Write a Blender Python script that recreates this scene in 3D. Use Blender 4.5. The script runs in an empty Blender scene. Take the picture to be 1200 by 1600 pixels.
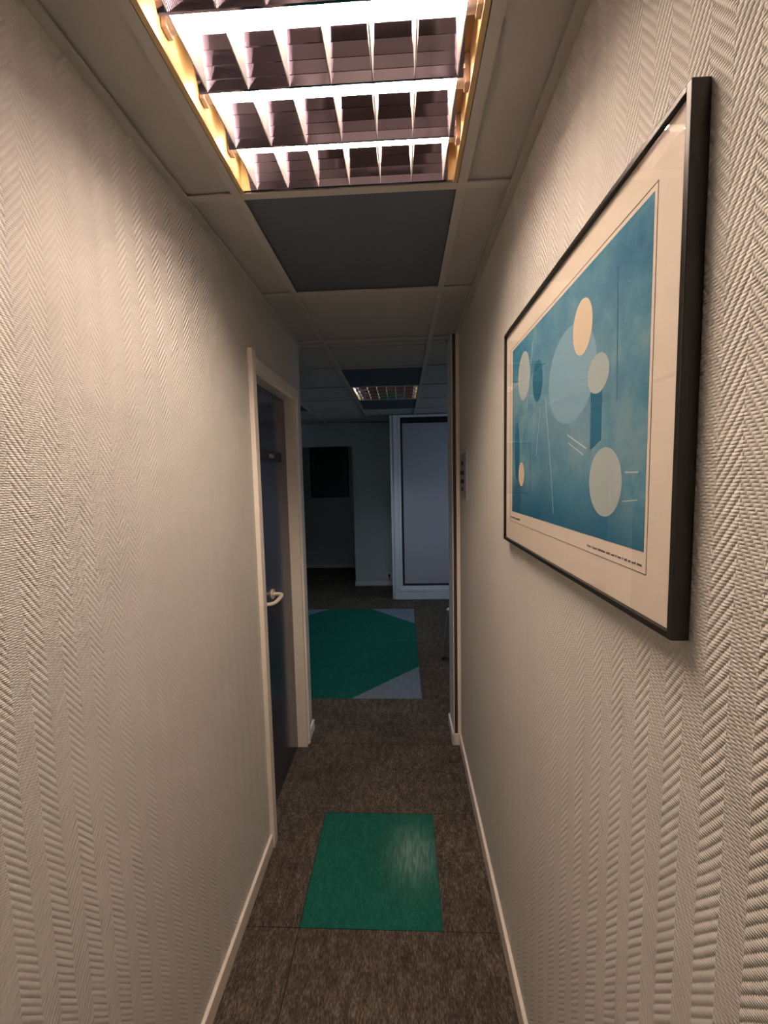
import bpy, bmesh, math, random
from mathutils import Matrix, Vector
random.seed(4)
S = bpy.context.scene
C = S.collection

# ---------------------------------------------------------------- camera
H = 2.3194           # ceiling height
CZ = 1.5608          # camera height
cam = bpy.data.objects.new('camera', bpy.data.cameras.new('camera'))
C.objects.link(cam); S.camera = cam
p, y, r = -0.0844, 0.0446, 0.0215
Rz = Matrix.Rotation(y, 3, 'Z'); Rx = Matrix.Rotation(p, 3, 'X'); Ry = Matrix.Rotation(r, 3, 'Y')
Rm = Rz @ Rx @ Ry
right, fwd, up = Rm.col[0], Rm.col[1], Rm.col[2]
m = Matrix((right, up, -fwd)).transposed().to_4x4(); m.translation = (0, 0, CZ)
cam.matrix_world = m
cam.data.sensor_fit = 'VERTICAL'; cam.data.sensor_height = 36.0
cam.data.lens = 36.0 * 647.74 / 1600.0
cam.data.clip_start = 0.02

# ---------------------------------------------------------------- world, light, exposure
S.view_settings.view_transform = 'Standard'; S.view_settings.look = 'None'
S.view_settings.gamma = 1.0; S.view_settings.use_curve_mapping = False
S.view_settings.exposure = 0.0
W = bpy.data.worlds.new('world'); S.world = W; W.use_nodes = True
W.node_tree.nodes['Background'].inputs[0].default_value = (0.45, 0.62, 0.9, 1)
W.node_tree.nodes['Background'].inputs[1].default_value = 0.5
TUBE = 108.0          # strength of the fluorescent tubes
TUBE_COL = (1.0, 0.80, 0.61)
# daylight outside the window of the waiting area
dl = bpy.data.lights.new('daylight', 'AREA'); dl.shape = 'RECTANGLE'; dl.size = 1.9; dl.size_y = 1.2
dl.energy = 12; dl.color = (0.66, 0.82, 1.0); dl.spread = math.radians(95)
dlo = bpy.data.objects.new('daylight', dl); C.objects.link(dlo)
dlo.location = (2.95, 4.0, 1.45)
dlo.rotation_euler = Vector((-1, 0.30, -0.34)).to_track_quat('-Z', 'Z').to_euler()

# ---------------------------------------------------------------- materials
def mat(name, col, rough=0.6, metal=0.0, spec=0.5):
    mt = bpy.data.materials.new(name); mt.use_nodes = True
    b = mt.node_tree.nodes['Principled BSDF']
    b.inputs['Base Color'].default_value = (*col, 1); b.inputs['Roughness'].default_value = rough
    b.inputs['Metallic'].default_value = metal; b.inputs['Specular IOR Level'].default_value = spec
    return mt
class NG:
    def __init__(s, mt):
        s.t = mt.node_tree; s.b = s.t.nodes['Principled BSDF']
        s.tc = s.t.nodes.new('ShaderNodeTexCoord')
    def m(s, op, a, b=0.0, c=0.0):
        n = s.t.nodes.new('ShaderNodeMath'); n.operation = op
        for i, v in enumerate((a, b, c)):
            if hasattr(v, 'links'): s.t.links.new(v, n.inputs[i])
            else: n.inputs[i].default_value = v
        return n.outputs[0]
    def xyz(s, space='Object'):
        n = s.t.nodes.new('ShaderNodeSeparateXYZ'); s.t.links.new(s.tc.outputs[space], n.inputs[0]); return n.outputs
    def noise(s, scale, detail=3, rough=0.5, stretch=(1, 1, 1)):
        mp = s.t.nodes.new('ShaderNodeMapping'); mp.inputs['Scale'].default_value = stretch
        s.t.links.new(s.tc.outputs['Object'], mp.inputs[0])
        n = s.t.nodes.new('ShaderNodeTexNoise'); n.inputs['Scale'].default_value = scale
        n.inputs['Detail'].default_value = detail; n.inputs['Roughness'].default_value = rough
        s.t.links.new(mp.outputs[0], n.inputs['Vector']); return n.outputs['Fac']
    def ramp(s, fac, stops):
        n = s.t.nodes.new('ShaderNodeValToRGB'); s.t.links.new(fac, n.inputs[0])
        e = n.color_ramp.elements
        while len(e) < len(stops): e.new(0.5)
        for i, (pp, cc) in enumerate(stops): e[i].position = pp; e[i].color = (*cc, 1)
        return n.outputs[0]
    def mix(s, fac, a, b, mode='MIX'):
        n = s.t.nodes.new('ShaderNodeMix'); n.data_type = 'RGBA'; n.blend_type = mode
        for k, v in ((0, fac), (6, a), (7, b)):
            if hasattr(v, 'links'): s.t.links.new(v, n.inputs[k])
            else: n.inputs[k].default_value = v if k == 0 else (*v, 1)
        return n.outputs[2]
    def base(s, o): s.t.links.new(o, s.b.inputs['Base Color'])
    def rough(s, o): s.t.links.new(o, s.b.inputs['Roughness'])
    def bump(s, h, dist, strength=1.0):
        n = s.t.nodes.new('ShaderNodeBump'); n.inputs['Distance'].default_value = dist; n.inputs['Strength'].default_value = strength
        s.t.links.new(h, n.inputs['Height']); s.t.links.new(n.outputs[0], s.b.inputs['Normal'])

def wallpaper():
    mt = mat('herringbone_wallpaper', (0.74, 0.71, 0.66), 0.62, 0, 0.35); g = NG(mt)
    X, Y, Z = g.xyz()
    wob = g.m('MULTIPLY', g.m('SUBTRACT', g.noise(4.0, 2), 0.5), 0.010)
    u = g.m('DIVIDE', g.m('ADD', Y, wob), 0.0635)
    fr = g.m('FRACT', g.m('ADD', u, 100.12))
    tri = g.m('ABSOLUTE', g.m('SUBTRACT', g.m('MULTIPLY', fr, 2.0), 1.0))
    # four-end herringbone twill: short horizontal floats, each row shifted a quarter against the next,
    # the shift turning round at every column edge
    ROW, LD = 0.003625, 0.0103
    zz = g.m('DIVIDE', g.m('ADD', Z, g.m('MULTIPLY', g.m('SUBTRACT', g.noise(22.0, 2), 0.5), 0.0022)), ROW)
    row = g.m('FLOOR', zz); zf_ = g.m('SUBTRACT', zz, row)
    qr = g.m('ADD', g.m('MULTIPLY', row, 0.72), g.m('MULTIPLY', zz, 0.28))
    ph = g.m('ADD', g.m('DIVIDE', g.m('MULTIPLY', tri, 0.03175), LD), g.m('MULTIPLY', qr, 0.25))
    dash = g.m('ADD', g.m('MULTIPLY', g.m('SINE', g.m('MULTIPLY', ph, 6.28318)), 0.5), 0.5)
    dash = g.m('POWER', dash, 0.65)
    prof = g.m('POWER', g.m('SINE', g.m('MULTIPLY', zf_, 3.14159)), 0.6)
    h = g.m('MULTIPLY', dash, g.m('ADD', 0.48, g.m('MULTIPLY', prof, 0.52)))
    amp = g.m('ADD', 0.68, g.m('MULTIPLY', g.noise(9, 2), 0.64))
    h = g.m('MULTIPLY', h, amp)
    h = g.m('ADD', h, g.m('MULTIPLY', g.noise(260, 2, 0.6), 0.14))
    g.bump(h, 0.0030, 1.0)
    g.base(g.mix(g.noise(1.7, 3), (0.70, 0.68, 0.63), (0.78, 0.75, 0.70)))
    return mt
def carpet(name, c1, c2, c3, worn=False, sc=1.0):
    mt = mat(name, c1, 0.95, 0, 0.1); g = NG(mt)
    n1 = g.noise(190 * sc, 4, 0.75, (1, 0.33, 1)); n2 = g.noise(40, 3, 0.6, (1, 0.4, 1)); n3 = g.noise(3.5, 2)
    f = g.m('ADD', g.m('MULTIPLY', n1, 0.62), g.m('ADD', g.m('MULTIPLY', n2, 0.26), g.m('MULTIPLY', n3, 0.12)))
    col = g.ramp(f, [(0.36, c1), (0.5, c2), (0.66, c3)])
    if worn:
        X, Y, Z = g.xyz()
        dx = g.m('DIVIDE', g.m('SUBTRACT', X, 0.02), 0.085); dy = g.m('DIVIDE', g.m('SUBTRACT', Y, 1.60), 0.11)
        rr = g.m('ADD', g.m('MULTIPLY', dx, dx), g.m('MULTIPLY', dy, dy))
        fall = g.m('POWER', 2.718, g.m('MULTIPLY', rr, -1.0))
        st = g.ramp(g.noise(60, 3, 0.6, (1.6, 0.22, 1)), [(0.42, (0, 0, 0)), (0.75, (1, 1, 1))])
        k = g.m('MULTIPLY', fall, g.m('ADD', 0.30, g.m('MULTIPLY', st, 0.9)))
        col = g.mix(g.m('MINIMUM', k, 0.7), col, (0.20, 0.33, 0.30))
    g.base(col)
    g.bump(g.m('ADD', n1, g.m('MULTIPLY', n2, 0.5)), 0.0022, 0.9)
    return mt

M = {}
M['wallpaper'] = wallpaper()
M['paint'] = mat('room_wall_paint', (0.50, 0.56, 0.58), 0.7); g = NG(M['paint']); g.bump(g.noise(120, 2), 0.0006, 0.5)
M['slab'] = mat('slab', (0.2, 0.2, 0.2), 0.9)
M['brown'] = carpet('carpet_brown', (0.022, 0.018, 0.014), (0.074, 0.061, 0.047), (0.22, 0.186, 0.148))
M['green'] = carpet('carpet_green', (0.004, 0.070, 0.052), (0.008, 0.110, 0.080), (0.020, 0.16, 0.12))
M['green_worn'] = carpet('carpet_green_worn', (0.005, 0.070, 0.050), (0.010, 0.105, 0.076), (0.025, 0.15, 0.115), True)
M['blue'] = carpet('carpet_blue_grey', (0.10, 0.14, 0.17), (0.15, 0.20, 0.245), (0.21, 0.27, 0.32))
def tilemat(name, c, c2):
    mt = mat(name, c, 0.85, 0, 0.2); g = NG(mt)
    g.base(g.mix(g.m('MULTIPLY', g.noise(7, 4, 0.7), 0.9), c, c2)); g.bump(g.noise(420, 3, 0.7), 0.0007, 0.6); return mt
M['tile'] = tilemat('ceiling_tile_white', (0.46, 0.44, 0.42), (0.54, 0.515, 0.49))
M['tile_blue'] = tilemat('ceiling_tile_blue', (0.100, 0.115, 0.145), (0.118, 0.135, 0.168))
M['tee'] = mat('tee_white', (0.53, 0.50, 0.46), 0.45)
M['cream'] = mat('gloss_cream_paint', (0.88, 0.81, 0.72), 0.30); g = NG(M['cream']); g.bump(g.noise(60, 2), 0.0004, 0.4)
M['white'] = mat('white_paint', (0.80, 0.79, 0.76), 0.4)
M['door'] = mat('blue_door', (0.034, 0.039, 0.070), 0.16); g = NG(M['door']); g.bump(g.noise(45, 2), 0.0003, 0.4)
M['black'] = mat('black_plastic', (0.006, 0.006, 0.008), 0.5)
M['black_frame'] = mat('black_frame', (0.020, 0.018, 0.016), 0.30, 0.3)
M['ink'] = mat('dark_ink', (0.10, 0.08, 0.07), 0.9)
M['handle'] = mat('handle_nylon', (0.72, 0.62, 0.50), 0.28)
M['grey_letters'] = mat('grey_letters', (0.35, 0.35, 0.35), 0.5)
M['sign_grey'] = mat('sign_grey', (0.30, 0.30, 0.31), 0.35)
M['wood'] = mat('dark_wood', (0.055, 0.030, 0.016), 0.5); g = NG(M['wood']); g.base(g.mix(g.noise(30, 4, 0.6, (1, 1, .05)), (0.035, 0.018, 0.01), (0.09, 0.05, 0.028)))
M['alu'] = mat('mirror_aluminium', (0.62, 0.58, 0.62), 0.06, 1.0)
g = NG(M['alu']); g.base(g.mix(g.noise(6, 2, .5, (.5, 3, 3)), (0.42, 0.29, 0.46), (0.46, 0.42, 0.46))); g.bump(g.noise(14, 2, .5, (.4, 1, 1)), 0.0008, 0.4)
M['fin'] = mat('ribbed_aluminium', (0.62, 0.59, 0.58), 0.30, 0.75)
g = NG(M['fin']); X_, Y_, Z_ = g.xyz()
g.bump(g.m('SINE', g.m('MULTIPLY', g.m('ADD', Z_, g.m('MULTIPLY', Y_, 0.25)), 6.283 / 0.0034)), 0.0009, 0.8)
M['housing'] = mat('housing_enamel', (0.55, 0.38, 0.17), 0.45)
M['holder'] = mat('lampholder', (0.62, 0.50, 0.40), 0.5)
M['tubecap'] = mat('tube_cap', (0.85, 0.80, 0.74), 0.35, 0.2)
mt = bpy.data.materials.new('tube_on'); mt.use_nodes = True; nt = mt.node_tree
b = nt.nodes['Principled BSDF']; b.inputs['Base Color'].default_value = (0.9, 0.9, 0.9, 1)
b.inputs['Emission Color'].default_value = (*TUBE_COL, 1); b.inputs['Emission Strength'].default_value = TUBE
M['tubeon'] = mt
M['tubedim'] = mt.copy(); M['tubedim'].name = 'tube_dim'; b = M['tubedim'].node_tree.nodes['Principled BSDF']
b.inputs['Emission Color'].default_value = (0.80, 0.90, 1.0, 1); b.inputs['Emission Strength'].default_value = 34.0
M['mat_board'] = mat('poster_paper', (0.80, 0.71, 0.60), 0.8); g = NG(M['mat_board']); g.bump(g.noise(300, 2), 0.0002, 0.3)
M['closet_white'] = mat('closet_white', (0.70, 0.73, 0.76), 0.4)
M['closet_door'] = mat('closet_door', (0.36, 0.38, 0.42), 0.55); g = NG(M['closet_door']); g.base(g.mix(g.noise(60, 3, .6, (.2, 1, 3)), (0.33, 0.35, 0.39), (0.40, 0.42, 0.46)))
M['chair_white'] = mat('chair_seat_plastic', (0.75, 0.76, 0.76), 0.35)
M['steel'] = mat('satin_steel', (0.55, 0.55, 0.54), 0.3, 0.9)
M['rubber'] = mat('dark_rubber', (0.02, 0.02, 0.02), 0.7)
def glass_mat(name):
    mt = bpy.data.materials.new(name); mt.use_nodes = True; nt = mt.node_tree
    nt.nodes.remove(nt.nodes['Principled BSDF'])
    tr = nt.nodes.new('ShaderNodeBsdfTransparent'); gl = nt.nodes.new('ShaderNodeBsdfGlossy'); gl.inputs['Roughness'].default_value = 0.0
    fr = nt.nodes.new('ShaderNodeFresnel'); fr.inputs['IOR'].default_value = 1.5
    mx = nt.nodes.new('ShaderNodeMixShader')
    ge = nt.nodes.new('ShaderNodeNewGeometry'); mu = nt.nodes.new('ShaderNodeMath'); mu.operation = 'MULTIPLY'
    iv = nt.nodes.new('ShaderNodeMath'); iv.operation = 'SUBTRACT'; iv.inputs[0].default_value = 1.0
    nt.links.new(ge.outputs['Backfacing'], iv.inputs[1]); nt.links.new(iv.outputs[0], mu.inputs[0]); nt.links.new(fr.outputs[0], mu.inputs[1])
    nt.links.new(mu.outputs[0], mx.inputs[0]); nt.links.new(tr.outputs[0], mx.inputs[1]); nt.links.new(gl.outputs[0], mx.inputs[2])
    nt.links.new(mx.outputs[0], nt.nodes['Material Output'].inputs[0]); return mt
M['glass'] = glass_mat('clear_glass')
# abstract blue print: a mottled blue wash
mt = mat('blue_print', (0.1, 0.4, 0.6), 0.8, 0, 0.2); g = NG(mt); X_, Y_, Z_ = g.xyz()
wash = g.ramp(g.m('ADD', g.m('MULTIPLY', g.noise(14, 8, 0.72), 0.6), g.m('MULTIPLY', g.noise(3.0, 3), 0.45)),
              [(0.38, (0.014, 0.13, 0.25)), (0.5, (0.060, 0.23, 0.34)), (0.60, (0.17, 0.33, 0.40))])
low = g.m('MINIMUM', 1.0, g.m('MAXIMUM', 0.0, g.m('DIVIDE', g.m('SUBTRACT', g.m('ADD', 1.555, g.m('MULTIPLY', g.m('SUBTRACT', g.noise(7, 4), 0.5), 0.22)), Z_), 0.09)))
dy = g.m('DIVIDE', g.m('SUBTRACT', Y_, 0.78), 0.21); dz = g.m('DIVIDE', g.m('SUBTRACT', Z_, 1.70), 0.15)
rr = g.m('ADD', g.m('MULTIPLY', dy, dy), g.m('MULTIPLY', dz, dz))
ctr = g.m('MULTIPLY', g.m('POWER', 2.718, g.m('MULTIPLY', rr, -1.0)), 0.65)
c = g.mix(ctr, wash, (0.21, 0.35, 0.41)); c = g.mix(g.m('MULTIPLY', low, 0.85), c, (0.004, 0.10, 0.20))
g.base(c); M['print'] = mt
M['pr_cream'] = mat('print_cream', (0.74, 0.62, 0.46), 0.8); M['pr_pale'] = mat('print_pale', (0.42, 0.50, 0.50), 0.8)
M['pr_teal'] = mat('print_teal', (0.004, 0.13, 0.22), 0.8); M['pr_line'] = mat('print_line', (0.55, 0.62, 0.60), 0.8)
M['pr_ltblue'] = mat('print_lightblue', (0.22, 0.40, 0.50), 0.8); M['pr_dark'] = mat('print_darkline', (0.01, 0.06, 0.12), 0.8)
M['pic_dark'] = mat('picture_dark', (0.02, 0.02, 0.025), 0.6); M['pic_mat'] = mat('picture_mat', (0.10, 0.095, 0.10), 0.8)
NGd = NG(M['pic_dark']); NGd.base(NGd.mix(NGd.noise(8, 4, .6), (0.008, 0.008, 0.01), (0.06, 0.05, 0.05)))

# ---------------------------------------------------------------- mesh helpers
def box(bm, x0, x1, y0, y1, z0, z1, bev=0.0):
    g_ = bmesh.ops.create_cube(bm, size=1.0); vs = g_['verts']
    for v in vs:
        v.co = Vector((x0 + (v.co.x + .5) * (x1 - x0), y0 + (v.co.y + .5) * (y1 - y0), z0 + (v.co.z + .5) * (z1 - z0)))
    if bev > 0:
        es = list({e for v in vs for e in v.link_edges})
        bmesh.ops.bevel(bm, geom=es, offset=bev, segments=2, affect='EDGES', profile=0.6)
    return bm
def boxes(*a, bev=0.0):
    bm = bmesh.new()
    for t in a: box(bm, *t, bev=bev)
    return bm
def prism(bm, pts, axis, a, b):
    """pts: polygon in the two other axes (cyclic order), extruded along axis from a to b"""
    def co(q, t):
        return {'x': (t, q[0], q[1]), 'y': (q[0], t, q[1]), 'z': (q[0], q[1], t)}[axis]
    v0 = [bm.verts.new(co(q, a)) for q in pts]; v1 = [bm.verts.new(co(q, b)) for q in pts]
    bm.faces.new(v0); bm.faces.new(list(reversed(v1)))
    n = len(pts)
    for i in range(n): bm.faces.new((v0[i], v1[i], v1[(i + 1) % n], v0[(i + 1) % n]))
    bmesh.ops.recalc_face_normals(bm, faces=bm.faces)
    return bm
def cyl(bm, a, b, r1, r2=None, seg=20):
    a = Vector(a); b = Vector(b); r2 = r1 if r2 is None else r2
    q = (b - a).to_track_quat('Z', 'Y').to_matrix().to_4x4()
    g_ = bmesh.ops.create_cone(bm, cap_ends=True, segments=seg, radius1=r1, radius2=r2, depth=(b - a).length)
    bmesh.ops.transform(bm, matrix=Matrix.Translation((a + b) / 2) @ q, verts=g_['verts']); return bm
def tube(bm, pts, r, seg=12):
    pts = [Vector(q) for q in pts]
    # smooth path
    for _ in range(2):
        n = [pts[0]]
        for i in range(len(pts) - 1):
            n += [pts[i].lerp(pts[i + 1], .25), pts[i].lerp(pts[i + 1], .75)]
        n.append(pts[-1]); pts = n
    rings = []; prev = None
    for i, q in enumerate(pts):
        t = (pts[min(i + 1, len(pts) - 1)] - pts[max(i - 1, 0)]).normalized()
        if prev is None: nrm = t.orthogonal().normalized()
        else: nrm = (prev - t * prev.dot(t)).normalized()
        prev = nrm; bi = t.cross(nrm)
        rings.append([bm.verts.new(q + (nrm * math.cos(k * 2 * math.pi / seg) + bi * math.sin(k * 2 * math.pi / seg)) * r) for k in range(seg)])
    for a, b in zip(rings, rings[1:]):
        for k in range(seg): bm.faces.new((a[k], a[(k + 1) % seg], b[(k + 1) % seg], b[k]))
    bm.faces.new(list(reversed(rings[0]))); bm.faces.new(rings[-1])
    return bm
def obj(name, bm, m, parent=None, smooth=False):
    if isinstance(bm, bmesh.types.BMesh):
        me = bpy.data.meshes.new(name); bmesh.ops.recalc_face_normals(bm, faces=bm.faces); bm.to_mesh(me); bm.free()
        me.materials.append(M[m])
        if smooth: me.shade_smooth(); me.set_sharp_from_angle(angle=math.radians(35))
    else: me = bm
    o = bpy.data.objects.new(name, me); C.objects.link(o)
    if parent:
        o.parent = parent
        o.matrix_parent_inverse = Matrix.Identity(4)
        # geometry is written in world space: undo the parent's offset
        off = Vector((0, 0, 0)); q = parent
        while q: off += q.location; q = q.parent
        o.location = -off
    return o
def struct(name, bm, m):
    o = obj(name, bm, m); o['kind'] = 'structure'; return o
def empty(name, loc, label=None, cat=None, group=None, kind=None):
    o = bpy.data.objects.new(name, None); C.objects.link(o); o.location = loc; o.empty_display_size = .1
    if label: o['label'] = label
    if cat: o['category'] = cat
    if group: o['group'] = group
    if kind: o['kind'] = kind
    return o
def lab(o, s): o['label'] = s; return o

# ---------------------------------------------------------------- dimensions
XL, XR = -0.584, 0.3176
YB = -3.0                      # end of the corridor behind the camera
YL, YR = 2.44, 2.50            # where the left and the right corridor wall end
RX0, RX1 = -2.4, 2.6           # waiting area
YF, YH = 5.864, 7.09           # far wall, back of the hall recess
T = 0.14

# ---------------------------------------------------------------- floor with carpet tiles
fl = struct('floor', boxes((-2.6, 2.8, YB - .1, YH + .2, -0.12, -0.006)), 'rubber')
gx, gy = 0.115, 1.304
regions = [(XL, XR, YB, 2.31), (-.68, XL, 1.66, 2.29), (XL, 0.278, 2.31, YL), (RX0, 0.278, YL, YR), (RX0, RX1, YR, YF), (-1.72, -0.69, YF, YH)]
G = 0.0014
def carpet_piece(poly, m):
    cx = sum(q[0] for q in poly) / len(poly); cy = sum(q[1] for q in poly) / len(poly)
    poly = [(q[0] + (G if q[0] < cx else -G), q[1] + (G if q[1] < cy else -G)) for q in poly]
    bm = bmesh.new(); prism(bm, poly, 'z', -0.006, random.uniform(-0.0006, 0.0))
    obj('carpet_tile', bm, m, fl)
for i in range(-6, 6):
    for j in range(-9, 13):
        x0, y0 = gx + .5 * i, gy + .5 * j; x1, y1 = x0 + .5, y0 + .5
        m_ = 'brown'
        if i == -1 and j == 0: m_ = 'green_worn'
        if -3 <= i <= -1 and 3 <= j <= 6:
            m_ = 'green'
            if (i, j) in ((-1, 3), (-1, 6), (-3, 3), (-3, 6)):
                c00, c10, c11, c01 = (x0, y0), (x1, y0), (x1, y1), (x0, y1)
                if (i, j) == (-1, 3): a_, b_ = [c00, c11, c01], [c00, c10, c11]
                if (i, j) == (-1, 6): a_, b_ = [c00, c10, c01], [c10, c11, c01]
                if (i, j) == (-3, 3): a_, b_ = [c10, c11, c01], [c00, c10, c01]
                if (i, j) == (-3, 6): a_, b_ = [c00, c10, c11], [c00, c11, c01]
                carpet_piece(a_, 'green'); carpet_piece(b_, 'blue'); continue
        for (a0, a1, b0, b1) in regions:
            X0, X1, Y0, Y1 = max(x0, a0), min(x1, a1), max(y0, b0), min(y1, b1)
            if X1 - X0 < .004 or Y1 - Y0 < .004: continue
            carpet_piece([(X0, Y0), (X1, Y0), (X1, Y1), (X0, Y1)], m_)

# ---------------------------------------------------------------- ceiling: slab, tiles, tee bars, edge angles
ce = struct('ceiling', boxes((-2.6, 2.8, YB - .1, YH + .2, H + .16, H + .26)), 'slab')
cgx, cgy = -0.4288, 0.568
FIX = {(0, 0): 'on', (0, 5): 'off', (0, -5): 'on'}
BLUE = {(0, 1), (0, 4), (0, 6), (0, -1), (-2, 6)}
cregions = [(XL, XR, YB, YL), (RX0, XR if False else RX1, YR, YF), (RX0, 0.278, YL, YR), (-1.72, -0.69, YF, YH)]
for i in range(-4, 6):
    for j in range(-6, 12):
        if (i, j) in FIX: continue
        x0, y0 = cgx + .6 * i, cgy + .6 * j; x1, y1 = x0 + .6, y0 + .6
        for (a0, a1, b0, b1) in cregions:
            X0, X1, Y0, Y1 = max(x0, a0), min(x1, a1), max(y0, b0), min(y1, b1)
            if X1 - X0 < .02 or Y1 - Y0 < .02: continue
            dz = random.uniform(0, .0008)
            ex0 = .010 if X0 == a0 else .007; ex1 = .010 if X1 == a1 else .007
            t_ = obj('ceiling_tile', boxes((X0 + ex0, X1 - ex1, Y0 + .007, Y1 - .007, H + .008 + dz, H + .022)), 'tile_blue' if (i, j) in BLUE else 'tile', ce)
            if (i, j) in BLUE: lab(t_, 'slate blue ceiling tile')
def tee(x0, x1, y0, y1, along):
    if along == 'y':
        xc = (x0 + x1) / 2; bm = boxes((x0, x1, y0, y1, H, H + .0045), (xc - .002, xc + .002, y0, y1, H + .003, H + .035))
    else:
        yc = (y0 + y1) / 2; bm = boxes((x0, x1, y0, y1, H + .0006, H + .0045), (x0, x1, yc - .002, yc + .002, H + .003, H + .035))
    obj('tee_bar', bm, 'tee', ce)
for (a0, a1, b0, b1) in cregions:
    for i in range(-4, 7):
        xg = cgx + .6 * i
        if a0 + .02 < xg < a1 - .02: tee(xg - .012, xg + .012, b0, b1, 'y')
    for j in range(-6, 13):
        yg = cgy + .6 * j
        if not (b0 + .01 < yg < b1 - .01): continue
        for i in range(-4, 6):
            X0, X1 = max(a0, cgx + .6 * i + .012), min(a1, cgx + .6 * i + .588)
            if X1 - X0 > .02: tee(X0, X1, yg - .012, yg + .012, 'x')
for (x0, x1, y0, y1) in [(XL, XL + .022, YB, YL), (XR - .022, XR, YB, 2.31), (RX0, RX1, YF - .022, YF), (RX0, RX0 + .022, YL, YF),
                         (RX1 - .022, RX1, YR, YF), (RX0, XL, YL, YL + .022), (XL, -.14, YF - .022, YF)]:
    obj('edge_trim', boxes((x0, x1, y0, y1, H - .002, H + .003)), 'tee', ce)

# ---------------------------------------------------------------- walls
DY0, DY1, DZ = 1.660, 2.285, 2.012      # opening of the blue door
struct('wall_left', boxes((XL - T, XL, YB, DY0, 0, H + .16), (XL - T, XL, DY1, YL, 0, H + .16), (XL - T, XL, DY0, DY1, DZ, H + .16)), 'wallpaper')
struct('wall_right', boxes((XR, XR + T, YB, 2.31, 0, H + .16)), 'wallpaper')
struct('wall_rear', boxes((XL - T, XR + T, YB - .12, YB, 0, H + .16)), 'wallpaper')
struct('wall_waiting_area_front_left', boxes((RX0 - .1, XL - T, YL - .1, YL, 0, H + .16)), 'paint')
struct('wall_waiting_area_front_right', boxes((0.278, RX1 + .1, 2.31, YR, 0, H + .16)), 'paint')
struct('wall_waiting_area_left', boxes((RX0 - .1, RX0, YL, YF, 0, H + .16)), 'paint')
WY0, WY1, WZ0, WZ1 = 3.2, 5.0, 0.95, 2.1
struct('wall_waiting_area_right', boxes((RX1, RX1 + .1, YR, WY0, 0, H + .16), (RX1, RX1 + .1, WY1, YF, 0, H + .16),
       (RX1, RX1 + .1, WY0, WY1, 0, WZ0), (RX1, RX1 + .1, WY0, WY1, WZ1, H + .16)), 'paint')
struct('wall_far', boxes((-0.69, RX1 + .1, YF, YF + .12, 0, H + .16), (-1.72, -0.69, YF, YF + .12, 2.010, H + .16), (RX0 - .1, -1.72, YF, YF + .12, 0, H + .16)), 'paint')  # left stretch is out of view, brought inward to cut light bouncing into recess
struct('wall_recess', boxes((-1.84, -0.57, YH, YH + .1, 0, H + .16), (-1.84, -1.72, YF + .12, YH, 0, H + .16), (-0.69, -0.57, YF + .12, YH, 0, H + .16)), 'paint')  # unseen left side wall set close in to keep the recess dim
wn = empty('window_1', (RX1 + .05, (WY0 + WY1) / 2, WZ0), kind='structure')
fw = .05; ym = (WY0 + WY1) / 2
obj('window_frame', boxes((RX1 + .02, RX1 + .08, WY0, WY0 + fw, WZ0, WZ1), (RX1 + .02, RX1 + .08, WY1 - fw, WY1, WZ0, WZ1), (RX1 + .02, RX1 + .08, WY0 + fw, WY1 - fw, WZ0, WZ0 + fw),
    (RX1 + .02, RX1 + .08, WY0 + fw, WY1 - fw, WZ1 - fw, WZ1), (RX1 + .02, RX1 + .08, ym - .03, ym + .03, WZ0 + fw, WZ1 - fw)), 'closet_white', wn)
obj('pane', boxes((RX1 + .047, RX1 + .053, WY0 + fw, ym - .03, WZ0 + fw, WZ1 - fw)), 'glass', wn)
obj('pane', boxes((RX1 + .047, RX1 + .053, ym + .03, WY1 - fw, WZ0 + fw, WZ1 - fw)), 'glass', wn)

def skirting(name, pts, h, t, m='cream'):
    """pts: list of boxes (x0,x1,y0,y1)"""
    bm = bmesh.new()
    for (x0, x1, y0, y1) in pts: box(bm, x0, x1, y0, y1, 0, h, bev=.003)
    return struct(name, bm, m)
skirting('baseboard_left', [(XL, XL + .012, YB, 1.612), (XL, XL + .012, 2.346, YL + .012)], .062, .012)
skirting('baseboard_right', [(XR - .012, XR, YB, 2.297), (.268, XR, 2.297, 2.31), (.266, .278, 2.297, YR + .01)], .070, .012)
skirting('baseboard_far', [(-0.70, -0.175, YF - .012, YF)], .062, .012, 'closet_white')
skirting('baseboard_recess', [(-1.72, -0.70, YH - .012, YH)], .062, .012, 'closet_white')
skirting('baseboard_waiting_area', [(RX0, RX0 + .012, YL, YF), (RX1 - .012, RX1, YR, YF)], .062, .012, 'closet_white')
# trims at the end of the right corridor wall
struct('trim_1', boxes((0.2985, XR, 2.298, 2.312, 0.0715, H - .003), bev=.002), 'cream')
struct('trim_2', boxes((0.2805, 0.2985, 2.302, 2.312, 0.0715, H - .003)), 'wood')
struct('trim_3', boxes((0.276, 0.2805, 2.300, 2.50, 0.0715, H - .003)), 'closet_white')

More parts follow.
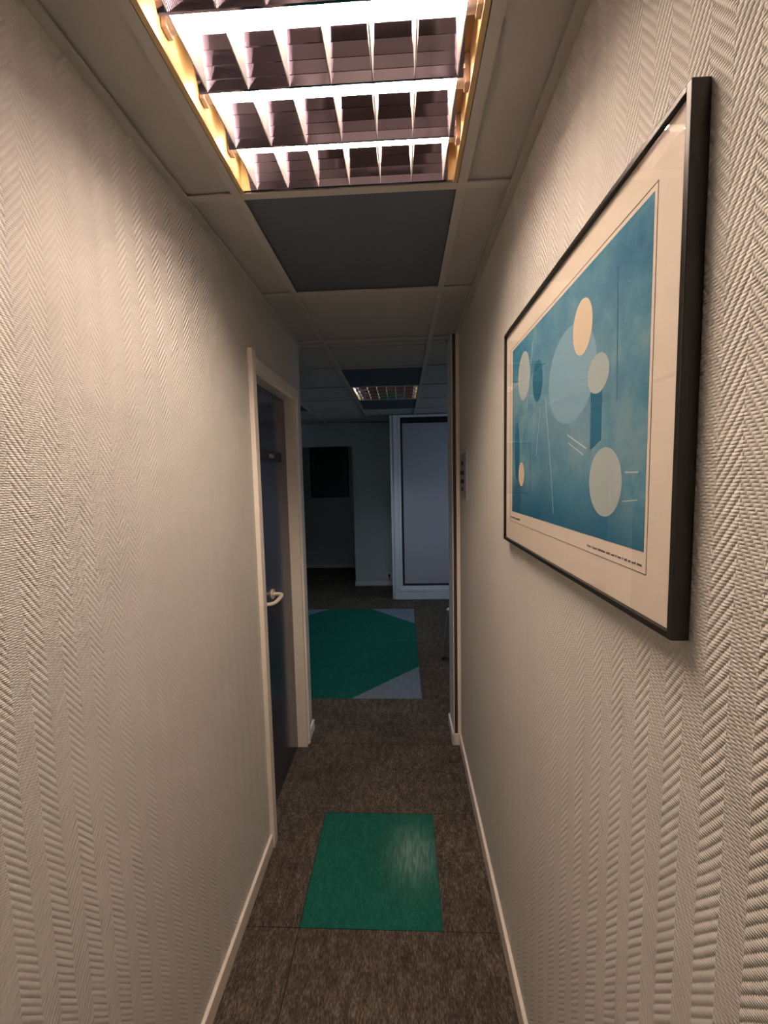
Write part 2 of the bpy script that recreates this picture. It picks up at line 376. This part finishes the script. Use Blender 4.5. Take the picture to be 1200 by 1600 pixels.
# ---------------------------------------------------------------- blue door in the left wall
dr = empty('door_1', (XL, (DY0 + DY1) / 2, 0), kind='structure')
XD = -0.632
cs = bmesh.new()
box(cs, XD - .02, -0.566, 1.612, 1.652, 0, 2.066, bev=.003)
box(cs, XD - .02, -0.570, 1.652, 1.664, 0, 2.040, bev=.002)
box(cs, XD - .02, -0.570, 1.652, 2.345, 2.000, 2.046, bev=.003)
box(cs, XD - .02, -0.577, 1.664, 2.290, 1.984, 2.001, bev=.002)
box(cs, XD - .02, -0.577, 2.270, 2.300, 0, 2.000, bev=.002)
box(cs, XD - .02, -0.568, 2.300, 2.325, 0, 2.000, bev=.003)
box(cs, XD - .02, -0.574, 2.325, 2.347, 0, 2.000, bev=.002)
lab(obj('door_frame', cs, 'cream', dr), 'cream painted door frame')
leaf = obj('door_leaf', boxes((XD - .04, XD, 1.664, 2.268, 0.006, 1.983), bev=.002), 'door', dr)
lab(leaf, 'glossy dark blue door leaf')
hb = bmesh.new(); cyl(hb, (XD, 1.925, 1.012), (XD + .008, 1.925, 1.012), .024)
tube(hb, [(XD + .002, 1.925, 1.012), (XD + .040, 1.925, 1.012), (XD + .052, 1.915, 1.010), (XD + .050, 1.87, 1.004), (XD + .046, 1.82, 1.000), (XD + .030, 1.80, 1.0), (XD + .010, 1.797, 1.0)], .0088)
hd = obj('lever_handle', hb, 'handle', leaf, smooth=True); lab(hd, 'beige rounded lever handle')
lab(obj('name_plate', boxes((XD, XD + .005, 1.83, 2.158, 1.648, 1.697), bev=.002), 'black', leaf), 'black door sign with small grey letters')
lt = boxes((XD + .005, XD + .0056, 1.958, 1.982, 1.664, 1.682), (XD + .005, XD + .0056, 1.988, 2.010, 1.664, 1.682), (XD + .005, XD + .0056, 2.020, 2.030, 1.664, 1.682))
obj('lettering', lt, 'grey_letters', leaf)['kind'] = 'stuff'

# ---------------------------------------------------------------- louvred ceiling lights
def fixture(j, on, label):
    y0 = cgy + .6 * j; x0 = cgx
    t = empty('ceiling_light', (x0 + .3, y0 + .3, H), label, 'ceiling light', 'louvred fluorescent ceiling lights')
    a0, a1, b0, b1 = x0 + .014, x0 + .586, y0 + .014, y0 + .586
    zt = H + .104
    w = .003
    obj('housing', boxes((a0, a1, b0, b1, zt, zt + .004), (a0, a0 + w, b0, b1, H + .005, zt), (a1 - w, a1, b0, b1, H + .005, zt),
        (a0, a1, b0, b0 + w, H + .005, zt), (a0, a1, b1 - w, b1, H + .005, zt),
        (a0, a0 + .010, b0, b1, H - .001, H + .006), (a1 - .010, a1, b0, b1, H - .001, H + .006)), 'housing', t)
    L0, L1 = a0 + .030, a1 - .026
    n = 4; pitch = .14; yc = y0 + .3
    for k in range(n):
        ty = yc + (k - 1.5) * pitch
        bm = bmesh.new(); cyl(bm, (a0 + .030, ty, H + .060), (a1 - .030, ty, H + .060), .0145, seg=24)
        tb = obj('fluorescent_tube', bm, 'tubeon' if on else 'tubedim', t, smooth=True)
        for (e0, e1, h0, h1) in ((a0 + .013, a0 + .030, a0 + .003, a0 + .014), (a1 - .030, a1 - .013, a1 - .014, a1 - .003)):
            bm = bmesh.new(); cyl(bm, (e0, ty, H + .060), (e1, ty, H + .060), .0150, seg=24)
            obj('tube_cap', bm, 'tubecap', tb, smooth=True)
            bm = bmesh.new(); box(bm, h0, h1, ty - .013, ty + .013, H + .042, H + .098, bev=.003)
            obj('lamp_holder', bm, 'holder', t)
    # mirror reflectors between the tubes: narrow edge at the bottom, faceted concave sides
    prof = [(.0022, .002), (.0093, .016), (.0105, .0162), (.0198, .031), (.0210, .0312), (.0325, .047), (.0345, .0472), (.052, .066), (.0692, .080), (.0692, .085)]
    for k in range(n + 1):
        ry = yc + (k - 2) * pitch
        pts = [(ry + d, H + z) for d, z in prof] + [(ry - d, H + z) for d, z in reversed(prof)]
        if k == 0: pts = [(max(q[0], b0 + w + .001), q[1]) for q in pts]
        if k == n: pts = [(min(q[0], b1 - w - .001), q[1]) for q in pts]
        bm = bmesh.new(); prism(bm, pts, 'x', L0, L1)
        lab(obj('reflector', bm, 'alu', t), 'faceted mirror reflector')
    # end plates and cross fins
    for k in range(n):
        ya, yb = yc + (k - 2) * pitch, yc + (k - 1) * pitch
        for xe in [x0 + .0608 + .0814 * q for q in range(7)]:
            prof2 = [(.0009, .002), (.0018, .016), (.0034, .034), (.0056, .045)]
            bm = bmesh.new()
            # fin tapers: its foot follows the reflector sides
            n2 = len(prof2)
            la, lb = [], []
            for (d, z) in prof2:
                s = .0022 + (z - .002) / .044 * .024
                for sg in (1, -1):
                    la.append((sg, bm.verts.new((xe + sg * d, ya + s, H + z)))); lb.append((sg, bm.verts.new((xe + sg * d, yb - s, H + z))))
            A = [v for s_, v in la if s_ > 0] + [v for s_, v in reversed(la) if s_ < 0]
            B = [v for s_, v in lb if s_ > 0] + [v for s_, v in reversed(lb) if s_ < 0]
            bm.faces.new(A); bm.faces.new(list(reversed(B)))
            for q in range(len(A)): bm.faces.new((A[q], B[q], B[(q + 1) % len(A)], A[(q + 1) % len(A)]))
            obj('louvre_fin', bm, 'fin', t)
    return t
fixture(0, True, 'lit louvred fluorescent ceiling light above the corridor, nearest and largest in view')
fixture(5, False, 'small distant louvred ceiling light glowing dimly between two blue ceiling tiles')
fixture(-5, True, 'lit louvred fluorescent ceiling light behind the viewpoint, outside the frame')

# ---------------------------------------------------------------- framed blue print on the right wall
pf = empty('framed_print', (XR, .846, 1.371), 'large framed abstract blue print behind glass on the right corridor wall', 'picture')
Y0, Y1, Z0, Z1 = .463, 1.229, 1.371, 1.953
xf = .297; w = .008
fb = bmesh.new()
box(fb, xf, XR - .0005, Y0, Y0 + w, Z0, Z1, bev=.0012); box(fb, xf, XR - .0005, Y1 - w, Y1, Z0, Z1, bev=.0012)
box(fb, xf, XR - .0005, Y0 + w, Y1 - w, Z0, Z0 + w, bev=.0012); box(fb, xf, XR - .0005, Y0 + w, Y1 - w, Z1 - w, Z1, bev=.0012)
lab(obj('picture_frame', fb, 'black_frame', pf), 'thin black picture frame')
xp = .3035
obj('poster', boxes((xp, xp + .002, Y0 + w, Y1 - w, Z0 + w, Z1 - w)), 'mat_board', pf)
obj('glass_pane', boxes((.3005, .3022, Y0 + w, Y1 - w, Z0 + w, Z1 - w)), 'glass', pf)
PY0, PY1, PZ0, PZ1 = .531, 1.158, 1.459, 1.889
art = obj('printed_image', boxes((xp - .0003, xp, PY0, PY1, PZ0, PZ1)), 'print', pf)
def flat(name, poly, m, lift):
    bm = bmesh.new(); prism(bm, poly, 'x', xp - .0003 - lift, xp - .0003); return obj(name, bm, m, art)
def oval(cy, cz, ry, rz, n=36, a0=0, a1=2 * math.pi, tilt=0):
    o = []
    for k in range(n):
        a = a0 + (a1 - a0) * k / (n - (0 if abs(a1 - a0 - 2 * math.pi) < 1e-6 else 1))
        u, v = ry * math.cos(a), rz * math.sin(a)
        o.append((cy + u * math.cos(tilt) - v * math.sin(tilt), cz + u * math.sin(tilt) + v * math.cos(tilt)))
    return o
def stroke(ya, za, yb, zb, t):
    d = Vector((yb - ya, zb - za)).normalized(); n_ = Vector((-d.y, d.x)) * t / 2
    return [(ya + n_.x, za + n_.y), (yb + n_.x, zb + n_.y), (yb - n_.x, zb - n_.y), (ya - n_.x, za - n_.y)]
flat('printed_shape', oval(.775, 1.735, .105, .085), 'pr_ltblue', .00005)
flat('printed_shape', oval(.724, 1.801, .037, .045), 'pr_cream', .0002)
flat('printed_shape', oval(.637, 1.546, .050, .052), 'pr_pale', .0002)
flat('printed_shape', [(.688, 1.700), (.650, 1.702), (.650, 1.610), (.686, 1.596)], 'pr_teal', .00012)
flat('printed_shape', oval(.665, 1.712, .035, .030), 'pr_pale', .00016)
flat('printed_shape', oval(1.055, 1.800, .048, .058), 'pr_pale', .00012)
flat('printed_shape', oval(.950, 1.765, .034, .045), 'pr_teal', .0001)
flat('printed_shape', oval(1.070, 1.560, .024, .030), 'pr_cream', .00012)
flat('printed_shape', oval(1.110, 1.62, .022, .075), 'pr_teal', .00008)
for s in [(.985, 1.86, 1.03, 1.72, .0022), (.90, 1.72, .86, 1.56, .002), (.93, 1.70, .955, 1.60, .002), (.58, 1.56, .548, 1.56, .002), (.585, 1.52, .548, 1.524, .0015),
          (.78, 1.63, .70, 1.60, .0022), (.775, 1.615, .71, 1.59, .0018), (.86, 1.56, .845, 1.48, .0016)]:
    flat('printed_line', stroke(*s), 'pr_line', .00018)
flat('printed_line', stroke(.612, 1.845, .606, 1.66, .0014), 'pr_dark', .00018)
# hairline border round the image and the two tiny captions
hb = bmesh.new(); t_ = .0008
for (a, b, c_, d) in [(.524, .524 + t_, 1.431, 1.897), (1.178, 1.178 + t_, 1.431, 1.897), (.524, 1.178, 1.431, 1.431 + t_), (.524, 1.178, 1.896, 1.896 + t_)]:
    box(hb, xp - .0004, xp, a, b, c_, d)
obj('border_line', hb, 'ink', pf)
cb = bmesh.new(); yy = 1.172
while yy > 1.085:
    l = random.uniform(.0022, .0045); box(cb, xp - .0004, xp, yy - l, yy, 1.440, 1.440 + random.uniform(.0035, .0050)); yy -= l + random.choice((.0012, .0012, .004))
yy = .690
while yy > .535:
    l = random.uniform(.0015, .0035); box(cb, xp - .0004, xp, yy - l, yy, 1.4395, 1.4395 + random.uniform(.0022, .0034)); yy -= l + random.choice((.001, .001, .0035))
obj('caption', cb, 'ink', pf)['kind'] = 'stuff'

# ---------------------------------------------------------------- plaque on the right wall
sg = empty('wall_sign', (XR, 2.12, 1.455), 'small grey plaque with black lines of lettering beside the corridor end', 'sign')
ya, yb, za, zb = 1.995, 2.255, 1.452, 1.668
pts = []
for k in range(13):
    t = k / 12; yq = ya + (yb - ya) * t
    pts.append((XR - .003 - .010 * math.sin(math.pi * t), yq))
pts2 = pts + [(XR - .0005, yb), (XR - .0005, ya)]
bm = bmesh.new(); prism(bm, pts2, 'z', za, zb); obj('plate', bm, 'sign_grey', sg, smooth=False)
bm = bmesh.new(); box(bm, XR - .014, XR - .0005, ya - .006, ya, za - .012, zb + .012, bev=.001); obj('end_bracket', bm, 'sign_grey', sg)
bm = bmesh.new()
def glyph_row(bm, yc, zc, wd, ht, n):
    for k in range(n):
        c0 = yc - wd / 2 + wd * k / n; cw = wd / n * .74
        box(bm, XR - .0145, XR - .012, c0, c0 + cw, zc - ht / 2, zc + ht / 2)
glyph_row(bm, 2.115, 1.620, .05, .022, 2); glyph_row(bm, 2.125, 1.572, .12, .020, 6); glyph_row(bm, 2.12, 1.530, .11, .020, 5); glyph_row(bm, 2.12, 1.490, .045, .018, 2)
obj('lettering', bm, 'black', sg)['kind'] = 'stuff'

# ---------------------------------------------------------------- sliding wardrobe in the waiting area
wd = empty('sliding_wardrobe', (.7, 5.5, 0), 'tall white framed sliding door wardrobe with grey panels at the far end', 'wardrobe')
yf = 5.18; X0, X1 = -.140, 1.66; ZT = H - .004
obj('cabinet_body', boxes((X0, X0 + .02, yf + .03, YF - .002, 0, ZT), (X1 - .02, X1, yf + .03, YF - .002, 0, ZT), (X0 + .02, X1 - .02, YF - .02, YF - .002, 0, ZT)), 'closet_white', wd)
sb = bmesh.new()
for (a, b, d) in [(-.140, -.112, .006), (-.112, -.100, .016), (-.100, -.052, 0.0), (-.052, -.044, .008), (-.044, -.012, .003)]:
    box(sb, a, b, yf + d, yf + .05, 0.0, ZT, bev=.0015)
obj('side_stile', sb, 'closet_white', wd)
obj('side_stile', boxes((X1 - .10, X1, yf, yf + .05, 0, ZT), bev=.002), 'closet_white', wd)
obj('plinth', boxes((-.112, X1 - .1, yf - .004, yf + .04, 0, .098), bev=.002), 'closet_white', wd)
obj('bottom_rail', boxes((-.044, X1 - .1, yf - .008, yf + .06, .100, .135), (-.044, X1 - .1, yf + .002, yf + .06, .135, .168), bev=.003), 'closet_white', wd)
obj('top_rail', boxes((-.012, X1 - .1, yf, yf + .06, 2.288, ZT), bev=.002), 'closet_white', wd)
for k, (a, b, d) in enumerate([(-.010, .80, .030), (.775, 1.56, .062)]):
    dd = obj('sliding_door', boxes((a + .026, b - .026, yf + d + .003, yf + d + .018, .196, 2.215)), 'closet_door', wd)
    obj('door_edge_and_shade', boxes((a, a + .026, yf + d - .002, yf + d + .020, .170, 2.283), (b - .026, b, yf + d - .002, yf + d + .020, .170, 2.283),
        (a + .026, b - .026, yf + d - .002, yf + d + .020, .170, .196), (a + .026, b - .026, yf + d - .002, yf + d + .020, 2.215, 2.283)), 'black', dd)  # top strip of the edging is deep, painting in the shadow below the rail

# ---------------------------------------------------------------- dark framed picture in the recess
pp = empty('framed_picture', (-1.225, YH, 1.23), 'dark framed picture hanging on the back wall of the dim recess', 'picture')
a, b, c_, d = -1.562, -.905, 1.232, 2.083; w = .028
fb = boxes((a, a + w, YH - .025, YH - .001, c_, d), (b - w, b, YH - .025, YH - .001, c_, d), (a + w, b - w, YH - .025, YH - .001, c_, c_ + w), (a + w, b - w, YH - .025, YH - .001, d - w, d), bev=.003)
obj('picture_frame', fb, 'black', pp)
obj('mount', boxes((a + w, b - w, YH - .012, YH - .009, c_ + w, d - w)), 'pic_mat', pp)
obj('printed_image', boxes((a + .085, b - .085, YH - .0135, YH - .012, c_ + .09, d - .09)), 'pic_dark', pp)
obj('glass_pane', boxes((a + w, b - w, YH - .018, YH - .016, c_ + w, d - w)), 'glass', pp)

# ---------------------------------------------------------------- wall socket with a plug
so = empty('wall_socket', (-.195, YF, .15), 'white wall socket with a dark plug, left of the wardrobe foot', 'socket')
obj('socket_plate', boxes((-.245, -.165, YF - .009, YF - .0005, .105, .185), bev=.002), 'closet_white', so)
bm = bmesh.new(); cyl(bm, (-.205, YF - .009, .152), (-.205, YF - .042, .152), .019, .015); tube(bm, [(-.205, YF - .04, .150), (-.205, YF - .05, .12), (-.19, YF - .04, .085), (-.175, YF - .02, .075)], .004, 8)
obj('plug', bm, 'black', so, smooth=True)

# ---------------------------------------------------------------- chair just past the corridor end on the right
ch = empty('chair', (.6, 3.62, 0), 'white seated chair with slim steel legs, half hidden past the right wall', 'chair')
xs0, xs1, ys0, ys1 = .352, .80, 3.42, 3.84
seat = bmesh.new()
g_ = bmesh.ops.create_grid(seat, x_segments=10, y_segments=10, size=.5)
for v in seat.verts:
    u, w_ = v.co.x, v.co.y
    v.co = Vector((xs0 + (u + .5) * (xs1 - xs0), ys0 + (w_ + .5) * (ys1 - ys0), .452 - .022 * (1 - (2 * w_) ** 2) * (1 - (2 * u) ** 2) - .03 * max(0, -u - .3) * 4 * .35))
bmesh.ops.solidify(seat, geom=seat.faces[:], thickness=.016)
obj('seat', seat, 'chair_white', ch, smooth=True)
back = bmesh.new(); bmesh.ops.create_grid(back, x_segments=8, y_segments=10, size=.5)
for v in back.verts:
    u, w_ = v.co.x, v.co.y
    v.co = Vector((.80 + .10 * (w_ + .5) + .02 * (2 * u) ** 2 * -1 + .01, ys0 + .01 + (u + .5) * (ys1 - ys0 - .02), .52 + (w_ + .5) * .34))
bmesh.ops.solidify(back, geom=back.faces[:], thickness=.014)
obj('backrest', back, 'chair_white', ch, smooth=True)
for yy in (ys0 + .01, ys1 - .01):
    sgn = -1 if yy < 3.6 else 1
    for (top, bot) in (((.365, yy, .430), (.322, yy + sgn * .015, .012)), ((.78, yy, .430), (.86, yy + sgn * .015, .012))):
        bm = bmesh.new(); cyl(bm, bot, top, .0105, seg=14); lg = obj('leg', bm, 'steel', ch, smooth=True)
        bm = bmesh.new(); cyl(bm, (bot[0], bot[1], 0), (bot[0], bot[1], .022), .015, .0125, seg=14); obj('foot_cap', bm, 'rubber', lg, smooth=True)
    bm = bmesh.new(); tube(bm, [(.325, yy + sgn * .014, .022), (.86, yy + sgn * .014, .022)], .0095, 10); obj('floor_rail', bm, 'rubber', ch, smooth=True)
    bm = bmesh.new(); tube(bm, [(.78, yy, .430), (.82, yy, .46), (.835, yy, .56), (.895, yy, .80)], .0095, 10); obj('back_post', bm, 'steel', ch, smooth=True)
bm = bmesh.new(); cyl(bm, (.37, ys0 + .01, .424), (.37, ys1 - .01, .424), .009, seg=12); cyl(bm, (.77, ys0 + .01, .424), (.77, ys1 - .01, .424), .009, seg=12)
obj('seat_rail', bm, 'steel', ch, smooth=True)
# the chair stands turned, one corner of its seat towards the corridor
cr = Matrix.Translation((xs0, ys0, 0)) @ Matrix.Rotation(math.radians(-31.5), 4, 'Z') @ Matrix.Translation((-xs0, -ys0, 0))
newloc = cr @ ch.location.copy()
for o in [q for q in bpy.data.objects if q.parent == ch or (q.parent and q.parent.parent == ch)]:
    o.data.transform(cr)
    if o.parent == ch: o.location = -newloc
ch.location = newloc
bpy.context.view_layer.update()
